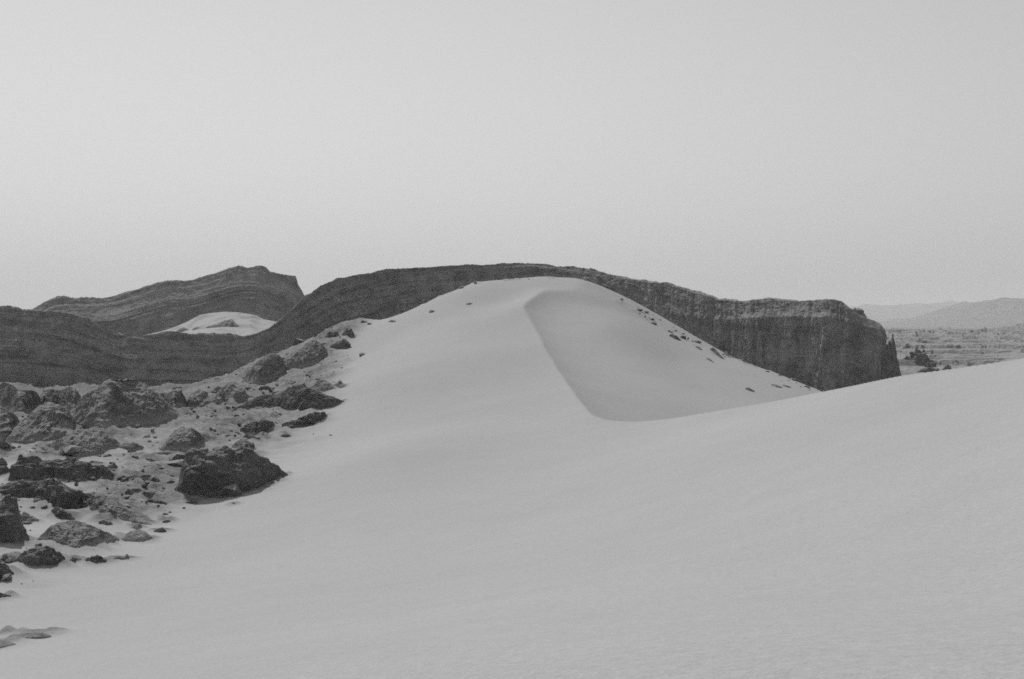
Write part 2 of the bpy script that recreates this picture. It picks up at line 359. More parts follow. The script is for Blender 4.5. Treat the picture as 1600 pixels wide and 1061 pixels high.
# ------------------------------------------------------------------ the sand: two smooth dune flanks meeting in a crest
CREST = [(1600,560,60),(1400,588,70),(1280,612,80),(1180,632,87),(1100,645,92),(1000,658,98),(960,657,101),(938,654,103.5),(926,649,106.5),(915,637,113),
         (903,622,122),(893,608,131),(880,590,142),(858,555,165),(840,520,186),(826,495,202),(818,478,212),(830,466,220),(850,453,230),(885,449,237)]
TOPP = [(870,432,256),(890,432,255)]
LPIX = CREST + TOPP + [
 (820,434,258),(790,437,258),(745,441,258),(700,458,256),(650,480,257),(600,500,258),(560,504,262),(800,470,228),(760,480,225),
 (700,510,205),(640,560,180),(760,560,165),(580,600,160),(700,650,125),(840,600,140),(800,700,95),(600,700,100),
 (540,540,225),(500,580,205),(530,630,155),(470,600,190),(440,740,105),(360,777,92),(500,800,74),(700,800,62),(900,800,52),
 (1100,800,41),(1300,800,31),(1600,800,22),(1600,700,30),(1600,620,42),(1350,700,42),(1100,700,60),(900,720,78),
 (300,900,52),(600,900,43),(900,900,31),(1200,900,22),(1600,920,14),
 (0,1061,24),(400,1061,14.5),(800,1061,9.4),(1200,1061,7.5),(1600,1061,6.6),
 (0,1000,38),(0,930,50),(60,870,62),(100,850,67),(210,840,74),(0,845,65),(110,785,88),(150,745,100),(230,702,124),
 (100,702,124),(0,695,128),(300,650,160),(400,645,160),(180,671,143),(60,690,130),(270,640,172),(390,605,205),(440,575,222),
 (500,530,240),(30,655,160),(110,650,175),(320,632,180)]
L3 = [P(*a) for a in LPIX] + [np.array(a, float) for a in [
 (0,0,-1.72),(0,-20,.2),(-15,-15,-4.2),(15,-15,3),(15,5,2.0),(-40,0,-11),(-60,40,-13),(-90,100,-13),(-110,200,-14),(-40,-60,-6),(40,-60,10),
 (-70,250,-15),(-60,310,-18),(-30,300,-8),(-35,330,-18),(0,300,2),(0,340,-14),(10,290,6),(-120,330,-19),
 (35,75,4),(30,110,0),(28,150,2),(28,200,9),(30,250,15),(60,60,8),(60,200,14),(60,340,-10)]]
RPIX = CREST + TOPP + [(905,436,254),(920,440,252),(960,460,245),(1000,483,238),(1060,516,228),(1130,551,215),(1200,578,203),(1280,611,188),
 (1000,600,152),(1000,560,176),(1100,600,166),(1150,630,154),(950,500,205),(1060,560,190),(930,470,228)]
R3 = [P(*a) for a in RPIX] + [np.array(a, float) for a in [
 (27,40,-.3),(28,15,1.2),(28,-20,3),(28,-60,5),(28,85,-11.5),(22,105,-12.0),(16,118,-10.5),(36,130,-15),(45,90,-17),(60,120,-20),(45,50,-9),(50,20,-8),(80,30,-18),(80,200,-22),(60,260,-20),
 (60,330,-22),(30,285,0),(45,245,-9),(28,335,-14),(100,100,-22),(0,300,2),(0,340,-14),
 (-10,60,-1),(-15,110,2),(-12,150,3),(-15,200,11),(0,20,5),(-8,255,15),(-40,100,5),(-40,250,15),(-40,0,4),(0,-40,8)]]
def warp(x, y):
    q = np.maximum(np.asarray(y, float) + 70.0, 8.0)
    return np.stack([np.asarray(x, float) / q * 2.2, np.log(q)], -1)
class TPS:
    def __init__(s, pts, lam=2e-4):
        pts = np.array(pts); s.c = warp(pts[:, 0], pts[:, 1]); n = len(pts)
        K = s.k(s.c) + lam * np.eye(n)
        A = np.zeros((n + 3, n + 3)); A[:n, :n] = K; A[:n, n] = 1; A[:n, n+1:] = s.c; A[n, :n] = 1; A[n+1:, :n] = s.c.T
        s.w = np.linalg.solve(A, np.concatenate([pts[:, 2], [0, 0, 0]]))
    def k(s, q):
        r2 = ((q[:, None, :] - s.c[None]) ** 2).sum(-1); return r2 * np.log(r2 + 1e-12)
    def __call__(s, x, y):
        q = warp(x, y).reshape(-1, 2).astype(np.float32); out = np.empty(len(q)); C = s.c.astype(np.float32); wv = s.w[:-3].astype(np.float32)
        for i in range(0, len(q), 40000):
            b = q[i:i+40000]
            r2 = (b[:, :1] - C[:, 0]) ** 2 + (b[:, 1:] - C[:, 1]) ** 2 + np.float32(1e-9)
            out[i:i+40000] = (r2 * np.log(r2)) @ wv + s.w[-3] + b @ s.w[-2:]
        return out.reshape(np.shape(x))
TL, TR = TPS(L3), TPS(R3)
FLOOR = -23.0
CRX = np.array([P(*a)[:2] for a in CREST if a[2] > 99]); CRX = CRX[np.argsort(CRX[:, 1])]
def base_height(x, y):
    x = np.asarray(x, float); y = np.asarray(y, float)
    far0 = (y > 350) | (x > 150) | (x < -180) | (y < -135)
    if np.ndim(x):
        l = np.full(np.shape(x), FLOOR); r = l.copy(); ok = ~far0
        l[ok], r[ok] = TL(x[ok], y[ok]), TR(x[ok], y[ok])
    else:
        l, r = TL(x, y), TR(x, y)
    xc = np.interp(y, CRX[:, 1], CRX[:, 0])
    dc = np.maximum(x - xc + .5 * pn(y * .09, 0 * y, 3.0), 0)
    r = r - sstep(103, 112, y) * (1 - sstep(224, 238, y)) * (.7 * (1 - np.exp(-dc / 3.0)) + .3 * (1 - np.exp(-dc / 12.0))) * (1 - sstep(4, 48, dc))
    k = .05 + .10 * np.exp(-((x - 7.5) ** 2 + (y - 106) ** 2) / 120.0) + 1.2 * np.exp(-((x - 10) ** 2 + (y - 245) ** 2) / 260.0)
    h = np.clip(.5 + .5 * (r - l) / k, 0, 1)
    z = r * (1 - h) + l * h - k * h * (1 - h)
    far = np.maximum(sstep(285, 345, y), np.maximum(sstep(85, 140, x), sstep(110, 170, -x)))
    far = np.maximum(far, sstep(70, 130, -y))
    return z * (1 - far) + FLOOR * far
def hit_depth(px, py, f=base_height):
    D = np.exp(np.linspace(math.log(8), math.log(360), 420))
    p = P(px, py, D); d = p[:, 2] - f(p[:, 0], p[:, 1])
    i = np.where(d < 0)[0]
    if not len(i): return None
    i = max(i[0], 1); t = d[i-1] / (d[i-1] - d[i]); return D[i-1] + (D[i] - D[i-1]) * t
# edge between clean dune sand and the crusted valley floor on the left
EDGE = np.array([P(a, b, hit_depth(a, b) or 250)[:2] for a, b in
        [(-60,1040),(0,950),(90,893),(180,862),(262,835),(330,800),(440,752),(500,690),(530,645),(545,600),(556,560),(560,520)]])
EDGE = EDGE[np.argsort(EDGE[:, 1])]
def crust_mask(x, y):
    xb = np.interp(y, EDGE[:, 1], EDGE[:, 0], left=-60, right=EDGE[-1, 0] + 2)
    wob = 3.0 * fbm(x * .12, y * .12, 3.3, 3)
    m = sstep(-1.0, 6.0, xb - x + wob) * (1 - sstep(20, 30, 40 - y))
    patch = sstep(-.22, .16, fbm(x * .09, y * .05, 8.1, 4) + .10 * sstep(120, 220, y))
    return m, m * patch
SEG = [P(a, b, c)[:2] for a, b, c in [(985,473,240),(1060,520,228),(1130,556,214),(1200,584,202),(1280,614,187)]]
SEG2 = [P(a, b, c)[:2] for a, b, c in [(560,506,261),(612,503,258),(660,482,256),(745,446,256),(800,439,256),(850,434,256)]]
def seg_dist(x, y, seg):
    d = np.full(np.shape(x), 1e9)
    for a, b in zip(seg[:-1], seg[1:]):
        ab = b - a; t = np.clip(((x - a[0]) * ab[0] + (y - a[1]) * ab[1]) / (ab @ ab), 0, 1)
        d = np.minimum(d, np.hypot(x - a[0] - t * ab[0], y - a[1] - t * ab[1]))
    return d
APRON = []                              # rubble aprons round the mounds: x, y, radius
for _a, _k in SPECS:
    T_, B_ = _a[3], _a[4]
    for q in range(len(B_)):
        for w in (0, .5):
            if w and q + 1 == len(B_): continue
            q2 = min(q + 1, len(B_) - 1)
            bx_, by_ = B_[q][0] * (1 - w) + B_[q2][0] * w, B_[q][1] * (1 - w) + B_[q2][1] * w
            ty_ = np.interp(bx_, [t_[0] for t_ in T_], [t_[1] for t_ in T_])
            if bx_ > 600: continue
            d_ = hit_depth(bx_, by_)
            if d_ is None: continue
            p_ = P(bx_, by_, d_); APRON.append((p_[0], p_[1], min(.5 + .55 * (by_ - ty_) / FPX * d_, 3.2)))
APRON = np.array(APRON)
def apron(x, y):
    out = np.zeros(np.shape(x)); sel = (x < 8) & (y > 25) & (y < 290) & (x > -140)
    xs_, ys_ = x[sel], y[sel]; v = np.zeros(len(xs_))
    for ax, ay, ar in APRON:
        near = (np.abs(xs_ - ax) < 2.5 * ar) & (np.abs(ys_ - ay) < 2.5 * ar)
        if near.any():
            v[near] = np.maximum(v[near], np.exp(-((xs_[near] - ax) ** 2 + (ys_[near] - ay) ** 2) / ar ** 2))
    out[sel] = v
    return out
def height(x, y, want_crust=False):
    x = np.asarray(x, float); y = np.asarray(y, float)
    z = base_height(x, y)
    m, c = crust_mask(x, y)
    ap = apron(x, y); ap0 = ap
    ap = ap * sstep(-.25, .25, fbm(x * .5, y * .5, 12, 3) + .8 * ap - .35)
    e = np.maximum(1 - sstep(2, 7, seg_dist(x, y, SEG)), .8 * (1 - sstep(1.5, 6, seg_dist(x, y, SEG2))))
    ce = e * sstep(.05, .35, fbm(x * .22, y * .12, 2.2, 4))
    near = sstep(5, 40, np.hypot(x, y))
    z = z + near * .16 * fbm(x * .045, y * .045, 0, 3) + .012 * fbm(x * .3, y * .3, 5, 2)
    led = ridged(x * .10 + .6 * pn(x * .05, y * .05, 2), y * .24, 1.5, 5)
    z = z + m * (.45 * fbm(x * .16, y * .2, 9, 4)) + c * (.75 * led + .30 * ridged(x * .5, y * .8, 4, 3))
    m2 = m * sstep(95, 165, y) * (1 - sstep(250, 285, y))
    z = z + m2 * (1.5 * ridged(x * .055 + .5 * pn(x * .03, y * .03, 4), y * .05, 8, 5, .6) + .35 * ridged(x * .3, y * .3, 2, 3) - .7)
    z = z + ap0 * (.22 + .5 * m2) * (.7 + .6 * fbm(x * .25, y * .25, 5, 3)) + ap * (.03 + .4 * np.abs(fbm(x * .7, y * .9, 3, 4)))
    z = z + ce * (.45 * fbm(x * .6, y * .5, 6, 4) + .22)
    tal = sstep(255, 300, y) * (1 - sstep(335, 420, y)) * sstep(12, 40, -x) * (1 - sstep(140, 180, -x))
    z = z + tal * (1.6 + 3.0 * ridged(x * .05 + .3 * pn(x * .03, y * .03, 1), y * .02, 6, 5, .6))
    far = sstep(300, 420, np.hypot(x, y))
    z = z + far * 1.5 * fbm(x * .01, y * .01, 1, 4)
    if want_crust:
        return z, np.clip(np.maximum(np.maximum(c * .9, ap * .95), m2 * .8) + ce * .55 + .9 * tal + sstep(300, 500, np.hypot(x, y)), 0, 1)
    return z
ang = np.concatenate([np.linspace(-180, -40, 36)[:-1], np.linspace(-40, -26, 40)[:-1], np.linspace(-26, 26, 820), np.linspace(26, 40, 40)[1:], np.linspace(40, 180, 36)[1:-1]])
rad = np.concatenate([np.exp(np.linspace(math.log(.4), math.log(5), 30))[:-1], np.exp(np.linspace(math.log(5), math.log(340), 690)), np.exp(np.linspace(math.log(340), math.log(38000), 70))[1:]])
AA, RR = np.meshgrid(np.radians(ang), rad)
GX, GY = RR * np.sin(AA), RR * np.cos(AA)
GZ, GC = height(GX, GY, True)
ground = add_mesh("sand_dune", np.stack([GX, GY, GZ], -1), grid_faces(len(rad), len(ang), True)[:, ::-1], M_SAND, attrs={"crust": GC})
tag(ground, "pale smooth sand dune with a curved crest filling the foreground and centre", kind="structure")

# ------------------------------------------------------------------ cliffs
def curtain(name, table, material, wrap, label, seed=0, nu=1500, back=90.0, floor=-25.0, ledge=.9, flute=None, rough=.8, rim_rough=.7, nl=70, nh=80):
    """Rock wall: rows run foot > break > rim > plateau; table rows: px, rim_py, break_py, depth, upper setback, lower setback"""
    T = np.array(table, float)
    if name == "cliff": T[:, 4] *= 1 + .22 * (1 - sstep(330, 520, T[:, 0]))
    px = np.linspace(T[0, 0], T[-1, 0], nu)
    rim, brk, D, su, sl = (np.interp(px, T[:, 0], T[:, i]) for i in range(1, 6))
    brk = brk + (np.clip(brk - rim, 0, 40) / 40) * (7.0 * fbm(px * .018, 0 * px, seed + .5, 4, .6)); D = D + 2.0 * fbm(px * .03, 0 * px, seed + 2.5, 3) * sstep(600, 900, px) * (1 - sstep(1320, 1360, px))
    xy_b = P(px, brk, D); xy_r = P(px, rim, D + su); xy_f = P(px, brk, D - sl)
    if wrap is not None:                                    # the wall turns the corner and runs back out of sight
        nw = 120; t = np.linspace(0, 1, nw + 1)[1:, None]
        def ext(a, off):
            e = a[-1] + t * np.array([wrap[0], wrap[1], 0.0]); e[:, 2] = a[-1, 2]; return np.concatenate([a, e])
        xy_b, xy_r, xy_f = ext(xy_b, 0), ext(xy_r, 0), ext(xy_f, 0)
    foot = xy_f.copy(); foot[:, 2] = floor
    nu2 = len(xy_b)
    tl = np.linspace(0, 1, nl)[:, None, None]; th = np.linspace(0, 1, nh)[1:, None, None]
    lo = foot[None] * (1 - tl) + xy_b[None] * tl
    hi = xy_b[None] * (1 - th) + xy_r[None] * th
    V = np.concatenate([lo, hi])
    tan = np.gradient(xy_b, axis=0)[:, :2]
    ker = np.ones(61) / 61
    tan = np.stack([np.convolve(np.pad(tan[:, i], 30, mode='edge'), ker, 'valid') for i in (0, 1)], -1)
    tan /= np.linalg.norm(tan, axis=1)[:, None]
    nor = np.stack([tan[:, 1], -tan[:, 0]], -1)
    rz = np.convolve(np.pad(xy_r[:, 2], 40, mode='edge'), np.ones(81) / 81, 'valid')
    strata = rz[None, :] - V[..., 2]
    s = seed * 13.7
    arc = np.concatenate([[0], np.cumsum(np.hypot(*np.diff(xy_b[:, :2], axis=0).T))])[None, :]
    q = strata + 1.6 * fbm(arc * .02 + s, strata * .05, s, 4)
    led = fbm(q * .42 + s, arc * .006, s + 3, 5, .6)
    led = np.sign(led) * np.abs(led) ** .6
    pat = sstep(-.25, .3, fbm(arc * .018 + s, strata * .09, s + 5, 4))
    pcol = np.concatenate([px, np.full(nu2 - nu, px[-1])])[None, :]
    d = ledge * led * (.25 + .75 * pat) * (1 - .55 * sstep(900, 1100, pcol)) * (1.3 - .3 * sstep(500, 900, pcol) if name == 'cliff' else 1)
    if name == 'cliff':                                     # undercut below the ledge that runs along the left wall
        below = V[..., 2] - xy_b[None, :, 2] + .9 * fbm(arc * .05, 0 * arc, 3.3, 4)
        d = d - (1 - sstep(700, 1000, pcol)) * (1.7 * np.exp(-((below + 1.0) / 1.3) ** 2) + .7 * np.exp(-((below - 6.5) / .8) ** 2) + .6 * np.exp(-((below - 11) / .6) ** 2))
    ends = np.ones(nu2); ends[nu - 45:] = .25; ends = np.convolve(np.pad(ends, 20, mode='edge'), np.ones(41) / 41, 'valid')[None, :]
    fl = (flute if flute is not None else (lambda p: 0 * p))(np.concatenate([px, np.full(nu2 - nu, px[-1])]))[None, :]
    vert = ridged(arc * .10 + s, strata * .012, s + 7, 4, .6)
    rows_lo = np.concatenate([np.ones(nl), 1 - .5 * sstep(0, .35, np.linspace(0, 1, nh)[1:])])[:, None]
    d = d + fl * rows_lo * (3.0 * vert + 1.5 * ridged(arc * .33 + s, strata * .03, s + 9, 3, .6))
    smo = .35 + .65 * sstep(700, 1050, pcol) if name == 'cliff' else .6
    if name == 'cliff': d = d + fl * 3.2 * (ridged(arc * .03 + 4.0, strata * .004, 2.0, 3, .5) - .3)
    d = d + rough * smo * (1.6 * fbm(arc * .045 + s, strata * .06, s + 1, 3) + 1.0 * ridged(arc * .16, strata * .22, s + 2, 5, .6) + .6 * fbm(arc * .6, strata * .8, s + 6, 3, .65))
    d = d * ends
    fade = np.concatenate([np.ones(nl + nh - 4), [.75, .5, .3]])[:, None]
    V[..., 0] += nor[None, :, 0] * d * fade; V[..., 1] += nor[None, :, 1] * d * fade
    V[-1, :, 2] += rim_rough * (fbm(arc[0] * .2, 0 * arc[0], s, 5, .7) * 1.3 + 1.1 * fbm(arc[0] * .045, 0 * arc[0], s + 2, 4, .6)); V[-2, :, 2] += .5 * rim_rough * fbm(arc[0] * .2, 0 * arc[0], s, 5, .7)
    # plateau behind the rim, sloping gently down to the rear
    bt = np.array([.02, .06, .15, .35, .65, 1.0])
    Bk = np.repeat(V[-1][None], len(bt), 0).copy()
    gx, gy = xy_r[:, 0] / np.hypot(xy_r[:, 0], xy_r[:, 1]), xy_r[:, 1] / np.hypot(xy_r[:, 0], xy_r[:, 1])
    if wrap is not None:                                    # behind the corner the body lies to the inner side
        gx = gx.copy(); gy = gy.copy(); gx[nu:] = -.05; gy[nu:] = .35
    Bk[..., 0] += gx[None] * bt[:, None] * back; Bk[..., 1] += gy[None] * bt[:, None] * back
    Bk[..., 2] -= np.minimum(0, 0) + (bt ** 1.2)[:, None] * back * .10 + .25
    Bk[-1, :, 2] = floor
    V2 = np.concatenate([V, Bk])
    st = np.concatenate([strata, np.repeat(strata[-1][None], len(bt), 0)])
    o = add_mesh(name, V2, grid_faces(V2.shape[0], nu2), material, attrs={"strata": st})
    return tag(o, label, kind="structure")

MAIN = [(-320,500,575,440,14,5),(-120,486,565,450,14,5),(0,478,556,455,15,5),(28,479,556,455,15,5),(36,483,558,456,15,5),(52,483,562,457,15,5),(80,484,566,458,14,5),
 (110,488,571,459,13,5),(140,498,575,460,12,5),(165,514,577,460,11,5),(190,521,576,460,10,5),(215,525,574,460,9,5),(240,521,575,461,9,5),(258,518,577,461,10,5),(290,521,580,462,10,5),(340,521,584,463,10,5),(380,524,580,464,9,5),
 (400,520,572,466,9,5),(420,512,562,468,9,5),(450,487,550,472,10,5),(476,461,535,476,11,5),(483,459,532,478,11,5),(500,447,522,482,11,5),(525,436,508,488,11,5),(560,430,495,496,10,5),
 (605,420,482,505,10,5),(640,419,474,510,9,5),(680,416,468,516,9,5),(725,413,462,522,9,5),(760,414,458,526,8,5),(785,411,455,528,8,5),(830,411,450,530,7,5),(855,412,450,528,7,5),
 (872,417,452,526,7,5),(900,417,456,520,7,5),(930,421,462,512,7,5),(950,428,468,506,6,5),(1000,437,482,492,6,5),(1050,444,492,478,6,5),(1080,454,496,470,6,5),(1110,460,499,462,6,5),(1125,467,500,458,6,5),
 (1165,470,499,448,6,5),(1190,467,497,442,6,5),(1215,466,496,436,6,5),(1250,470,496,428,6,5),(1285,468,496,420,6,5),(1308,467,497,415,5,5),(1318,470,499,413,4,5),(1326,479,502,411,3,5),(1345,493,508,408,2.5,4),
 (1366,501,513,404,2,3),(1373,505,516,402,1.6,2.5),(1381,517,524,400,1.0,1.5)]
cliff = curtain("cliff", MAIN, M_CLIFF, (9, 90), "long dark amphitheatre cliff ridge running behind the sand dune", seed=1, nu=1700,
        flute=lambda p: .25 + .75 * sstep(980, 1180, p), ledge=1.0)
MESA = [(20,500,520,660,16,8),(45,487,515,662,16,8),(60,477,512,664,18,8),(75,469,510,665,18,8),(90,463,507,666,18,8),(105,463,505,666,18,8),(118,466,505,666,18,8),(130,464,504,667,18,8),(148,465,503,667,18,8),(165,465,502,668,20,8),
 (200,456,500,670,22,8),(240,443,496,672,22,7),(262,438,492,674,22,6),(300,438,484,676,20,5),(315,433,480,677,20,5),(340,425,474,678,20,4),(360,418,470,679,20,4),(378,415,468,680,20,4),(388,418,468,680,20,4),
 (402,415,469,680,20,4),(415,417,472,680,18,4),(422,424,476,680,16,4),(445,430,482,679,12,4),(462,432,486,678,8,4),(466,445,488,677,5,4),(476,462,490,676,3,4)]
mesa = curtain("mesa", MESA, M_MESA, (-6, 90), "banded rock mesa rising behind the cliff on the left", seed=4, nu=800, ledge=1.5, rough=1.0, floor=-25, nl=50)

# bright sand patch between the cliff rim and the mesa
tp = np.array([(200,530),(258,516),(275,510),(292,503),(312,492),(330,489),(352,487),(372,488),(392,491),(406,498),(424,501),(450,512),(480,525)], float)
pxs = np.linspace(205, 475, 160); top = np.interp(pxs, tp[:, 0], tp[:, 1])
t = np.linspace(0, 1, 70)[:, None]
sh = P(np.repeat(pxs[None], 70, 0), 536 * (1 - t) + top[None] * t, 482 + 150 * t + 0 * pxs[None])
sh[..., 2] += .6 * fbm(sh[..., 0] * .12, sh[..., 1] * .05, 4, 5, .6) * (1 - t ** 6)
bk = sh[-1][None] + np.array([[0, 14, -.6], [0, 40, -20]])[:, None, :]
sh = np.concatenate([sh, bk])
tag(add_mesh("sand_slope", sh, grid_faces(sh.shape[0], 160), M_SAND, attrs={"crust": .6 * sstep(-.05, .3, fbm(sh[..., 0] * .13, sh[..., 1] * .04, 2, 5, .65))}),
    "bright sunlit sand slope cupped between the cliff rim and the mesa", kind="structure")

# ------------------------------------------------------------------ badlands, plain and mountains on the right
bpx = np.linspace(1300, 1800, 420); bD = np.exp(np.linspace(math.log(425), math.log(2600), 460))
BP, BD = np.meshgrid(bpx, bD)
sk = np.interp(BP, [1300,1400,1415,1430,1445,1460,1480,1520,1560,1580,1600,1660,1800], [521,521,520.5,518,521,521.5,519,519.5,519.5,514,509,505,503])
zs = (HORIZON - sk) / FPX * 1500
u = sstep(0, 1, (np.log(BD) - math.log(425)) / (math.log(1500) - math.log(425)))
BX = (BP - 800) / FPX * BD
uu = np.clip((BD - 425) / 1075, 0, 1)
BZ = (-23.5) * (1 - uu) + zs * uu - 45 * sstep(1500, 2500, BD)
BZ += (1.5 + 7.0 * uu) * (ridged(BX * .0045 + .5 * pn(BX * .003, BD * .004, 1), BD * .011, 5, 4, .55) - .35)
amp = 2.2 + 4.0 * uu
BZ += amp * (ridged(BX * .010, BD * .022, 3, 6, .6) * .9 + .8 * fbm(BX * .03, BD * .06, 1, 5, .6)) - amp * .5
stp = 3.6; q = BZ / stp + .5 * fbm(BX * .008, BD * .01, 7, 3); fr = q - np.floor(q)
BZ = BZ + stp * .5 * (sstep(.42, .58, fr) - fr)
tag(add_mesh("badlands", np.stack([BX, BD, BZ], -1), grid_faces(*BX.shape), M_BAD), "eroded rocky badland flats on the right behind the dune", kind="structure")
def mountains(name, pts, D, depth, label, seed, foot, n=900, m=60):
    T = np.array(pts, float); px = np.linspace(T[0, 0], T[-1, 0], n); py = np.interp(px, T[:, 0], T[:, 1])
    t = np.concatenate([np.linspace(0, 1, m), np.linspace(1, 2, 14)[1:]])[:, None]
    ridge = (HORIZON - py)[None] / FPX * D
    up = np.clip(t, 0, 1); hgt = np.where(t <= 1, up ** 1.3, 1 - (t - 1))
    d = D - depth * (1 - t)
    x = (px[None] - 800) / FPX * D + 0 * d
    gul = ridged(x * .0024 + seed + .4 * pn(x * .001, d * .001, seed), d * .0007, seed, 5, .6)
    z = foot + (ridge - foot) * hgt
    z = z + (ridge - foot) * .38 * gul * np.minimum(hgt, 1) * (1 - .75 * (np.abs(t - 1) < .08)) + D * .0006 * fbm(x * .002, d * .002, seed, 4)
    z[-1] = foot
    o = add_mesh(name, np.stack([x, d + 0 * x, z], -1), grid_faces(len(t), n), M_MTN)
    return tag(o, label, kind="structure")
mountains("mountain_range", [(-500,492),(300,490),(1000,486),(1280,481),(1340,481),(1390,477),(1440,480),(1455,476),(1500,475),(1560,478),(1640,480),(2100,484)], 15000, 4500,
          "faint pale far mountain range along the horizon on the right", 3, -60)
mountains("mountain_range", [(1330,520),(1400,506),(1440,498),(1470,496),(1490,491),(1505,484),(1520,478),(1540,472.5),(1570,472),(1600,470.5),(1700,466),(2000,470),(2300,490)], 7500, 2600,
          "nearer hazy mountain slope at the right edge of the photo", 8, -50)

# ------------------------------------------------------------------ rocks and mounds
def sm(a, k):
    return np.convolve(np.pad(a, k, mode='edge'), np.ones(2 * k + 1) / (2 * k + 1), 'valid')
def build_rock(name, label, cat, top, base, steep=.5, setb=.7, rough=.10, gully=0.0, material=None, group=None, seed=0, depth=None, floor=None, nu=None, nv=None, back=1.1, taper=True):
    """Loft: front foot (on the ground) > ridge line > rear foot; steep 1 = boulder, 0 = straight talus slope"""
    T, B = np.array(top, float), np.array(base, float)
    x0, x1 = min(T[0, 0], B[0, 0]), max(T[-1, 0], B[-1, 0]); wpx = x1 - x0
    nu = nu or int(np.clip(wpx * 1.7, 24, 230)); nv = nv or int(np.clip(wpx * 1.3, 20, 120))
    if depth is None:
        Dk = [hit_depth(a, b, height) or hit_depth(a, b + 3, height) or 250 for a, b in B]
    else:
        Dk = [depth] * len(B)
    if material is not M_MOUND and depth is None: setb = max(setb, .75)
    if material is M_MOUND: setb *= 1.45; steep *= .6
    a = (1 - np.cos(np.linspace(0, math.pi, nu))) / 2 * .6 + np.linspace(0, 1, nu) * .4
    px = x0 + wpx * a
    tp, bp, Db = np.interp(px, T[:, 0], T[:, 1]), np.interp(px, B[:, 0], B[:, 1]), np.interp(px, B[:, 0], Dk)
    k = max(1, nu // 40); tp, bp = sm(tp, k), sm(bp, k); Db = sm(Db, max(2, nu // 10))
    tp = tp - (bp - tp) * .10 * fbm(a * 7.0, 0 * px, seed * 3.1, 3, .55); tp = np.minimum(tp, bp - .05)
    D0 = Db.mean(); h = (bp - tp) / FPX * Db
    hm = h.max()
    hs = .35 * sm(h, max(2, nu // 8)) + .65 * h
    Dr = Db + setb * hs + .15 * hm * np.sin(math.pi * a)                # ridge depth
    Dq = Dr + back * hs + .25 * hm * np.sin(math.pi * a)                # rear foot depth
    F = P(px, bp, Db); R = P(px, tp, Dr); Q = P(px, tp, Dq)
    Q[:, 2] = height(Q[:, 0], Q[:, 1]) if floor is None else floor
    Q[:, 2] = np.minimum(Q[:, 2], R[:, 2] - .2 * h)
    nf = int(nv * .62); nb = nv - nf
    w = np.linspace(0, 1, nf)[:, None]; an = w * math.pi / 2
    fd = (1 - steep) * w + steep * (1 - np.cos(an)); fz = (1 - steep) * w + steep * np.sin(an)
    V1 = np.stack([F[None, :, 0] * (1 - fd) + R[None, :, 0] * fd, F[None, :, 1] * (1 - fd) + R[None, :, 1] * fd, F[None, :, 2] * (1 - fz) + R[None, :, 2] * fz], -1)
    w = np.linspace(0, 1, nb + 1)[1:, None]; an = w * math.pi / 2
    fd = (1 - steep) * w + steep * np.sin(an); fz = (1 - steep) * w + steep * (1 - np.cos(an))
    V2 = np.stack([R[None, :, 0] * (1 - fd) + Q[None, :, 0] * fd, R[None, :, 1] * (1 - fd) + Q[None, :, 1] * fd, R[None, :, 2] * (1 - fz) + Q[None, :, 2] * fz], -1)
    V = np.concatenate([V1, V2])
    # relief
    gu = np.gradient(V, axis=1); gv = np.gradient(V, axis=0)
    n = np.cross(gu, gv); n /= np.linalg.norm(n, axis=-1)[..., None] + 1e-9
    s = 1.0 / max(hm, .25); X, Y, Z = V[..., 0], V[..., 1], V[..., 2]; sd = seed * 7.31 + 1.7
    loc = np.clip(h / hm, 0, 1)[None, :] ** .6
    rg = rough * 1.35
    if material is M_MOUND:             # weathered mound: soft body, fine rills
        d = rg * hm * (.9 * fbm(X * s * 1.0 + sd, Y * s * 1.0, Z * s * 1.2, 3) + .30 * ridged(X * s * 2.6 + .5 * Z * s, Y * s * 1.2 + sd, Z * s * .9, 4, .6) - .1) * loc
        d = d + rg * hm * .30 * fbm(X * s * 8 + sd, Y * s * 8, Z * s * 9, 4, .7) * loc
    else:                               # jointed rock: blocks and cracks
        c1 = cells(X * s * 1.7 + sd, Y * s * 1.7, Z * s * 2.1); c2 = cells(X * s * 4.3, Y * s * 4.3 + sd, Z * s * 5.0)
        d = rg * hm * (.7 * fbm(X * s * 1.1 + sd, Y * s * 1.1, Z * s * 1.6, 3) + 1.7 * (.45 - c1) + .7 * (.45 - c2)) * loc
        d = d + rg * hm * .40 * fbm(X * s * 7 + sd, Y * s * 7, Z * s * 9, 4, .7) * loc
    if gully:
        vv = np.concatenate([np.linspace(0, 1, nf), np.linspace(1, 0, nb)])[:, None]
        g = ridged(X * s * 1.5 + sd + .5 * fbm(X * s, Z * s * 1.5, sd, 3), Y * s * .5 + sd, .6 * vv, 4, .6)
        d = d + gully * hm * (g - .2) * (1 - vv ** 3) * loc
    V = V + n * d[..., None]
    ft = F.copy(); ft[:, 2] -= .15 * hm + .25; ft[:, 1] += .05 * hm
    bt = V[-1].copy(); bt[:, 2] -= .15 * hm + .4
    lowz = (V[..., 2] - (F[None, :, 2])) / max(hm, .2)
    fa = np.clip(1 - lowz / (.38 if material is M_MOUND else .05), 0, 1)
    fa = np.concatenate([np.ones((1, nu)), fa, np.ones((1, nu))])
    V = np.concatenate([ft[None], V, bt[None]])
    o = add_mesh(name, V, grid_faces(V.shape[0], nu), material or M_ROCK, attrs={"foot": fa})
    # close the buried underside so the body is solid
    return tag(o, label, cat, group)

for _a, _k in SPECS:
    build_rock(*_a, **_k)
rock = build_rock
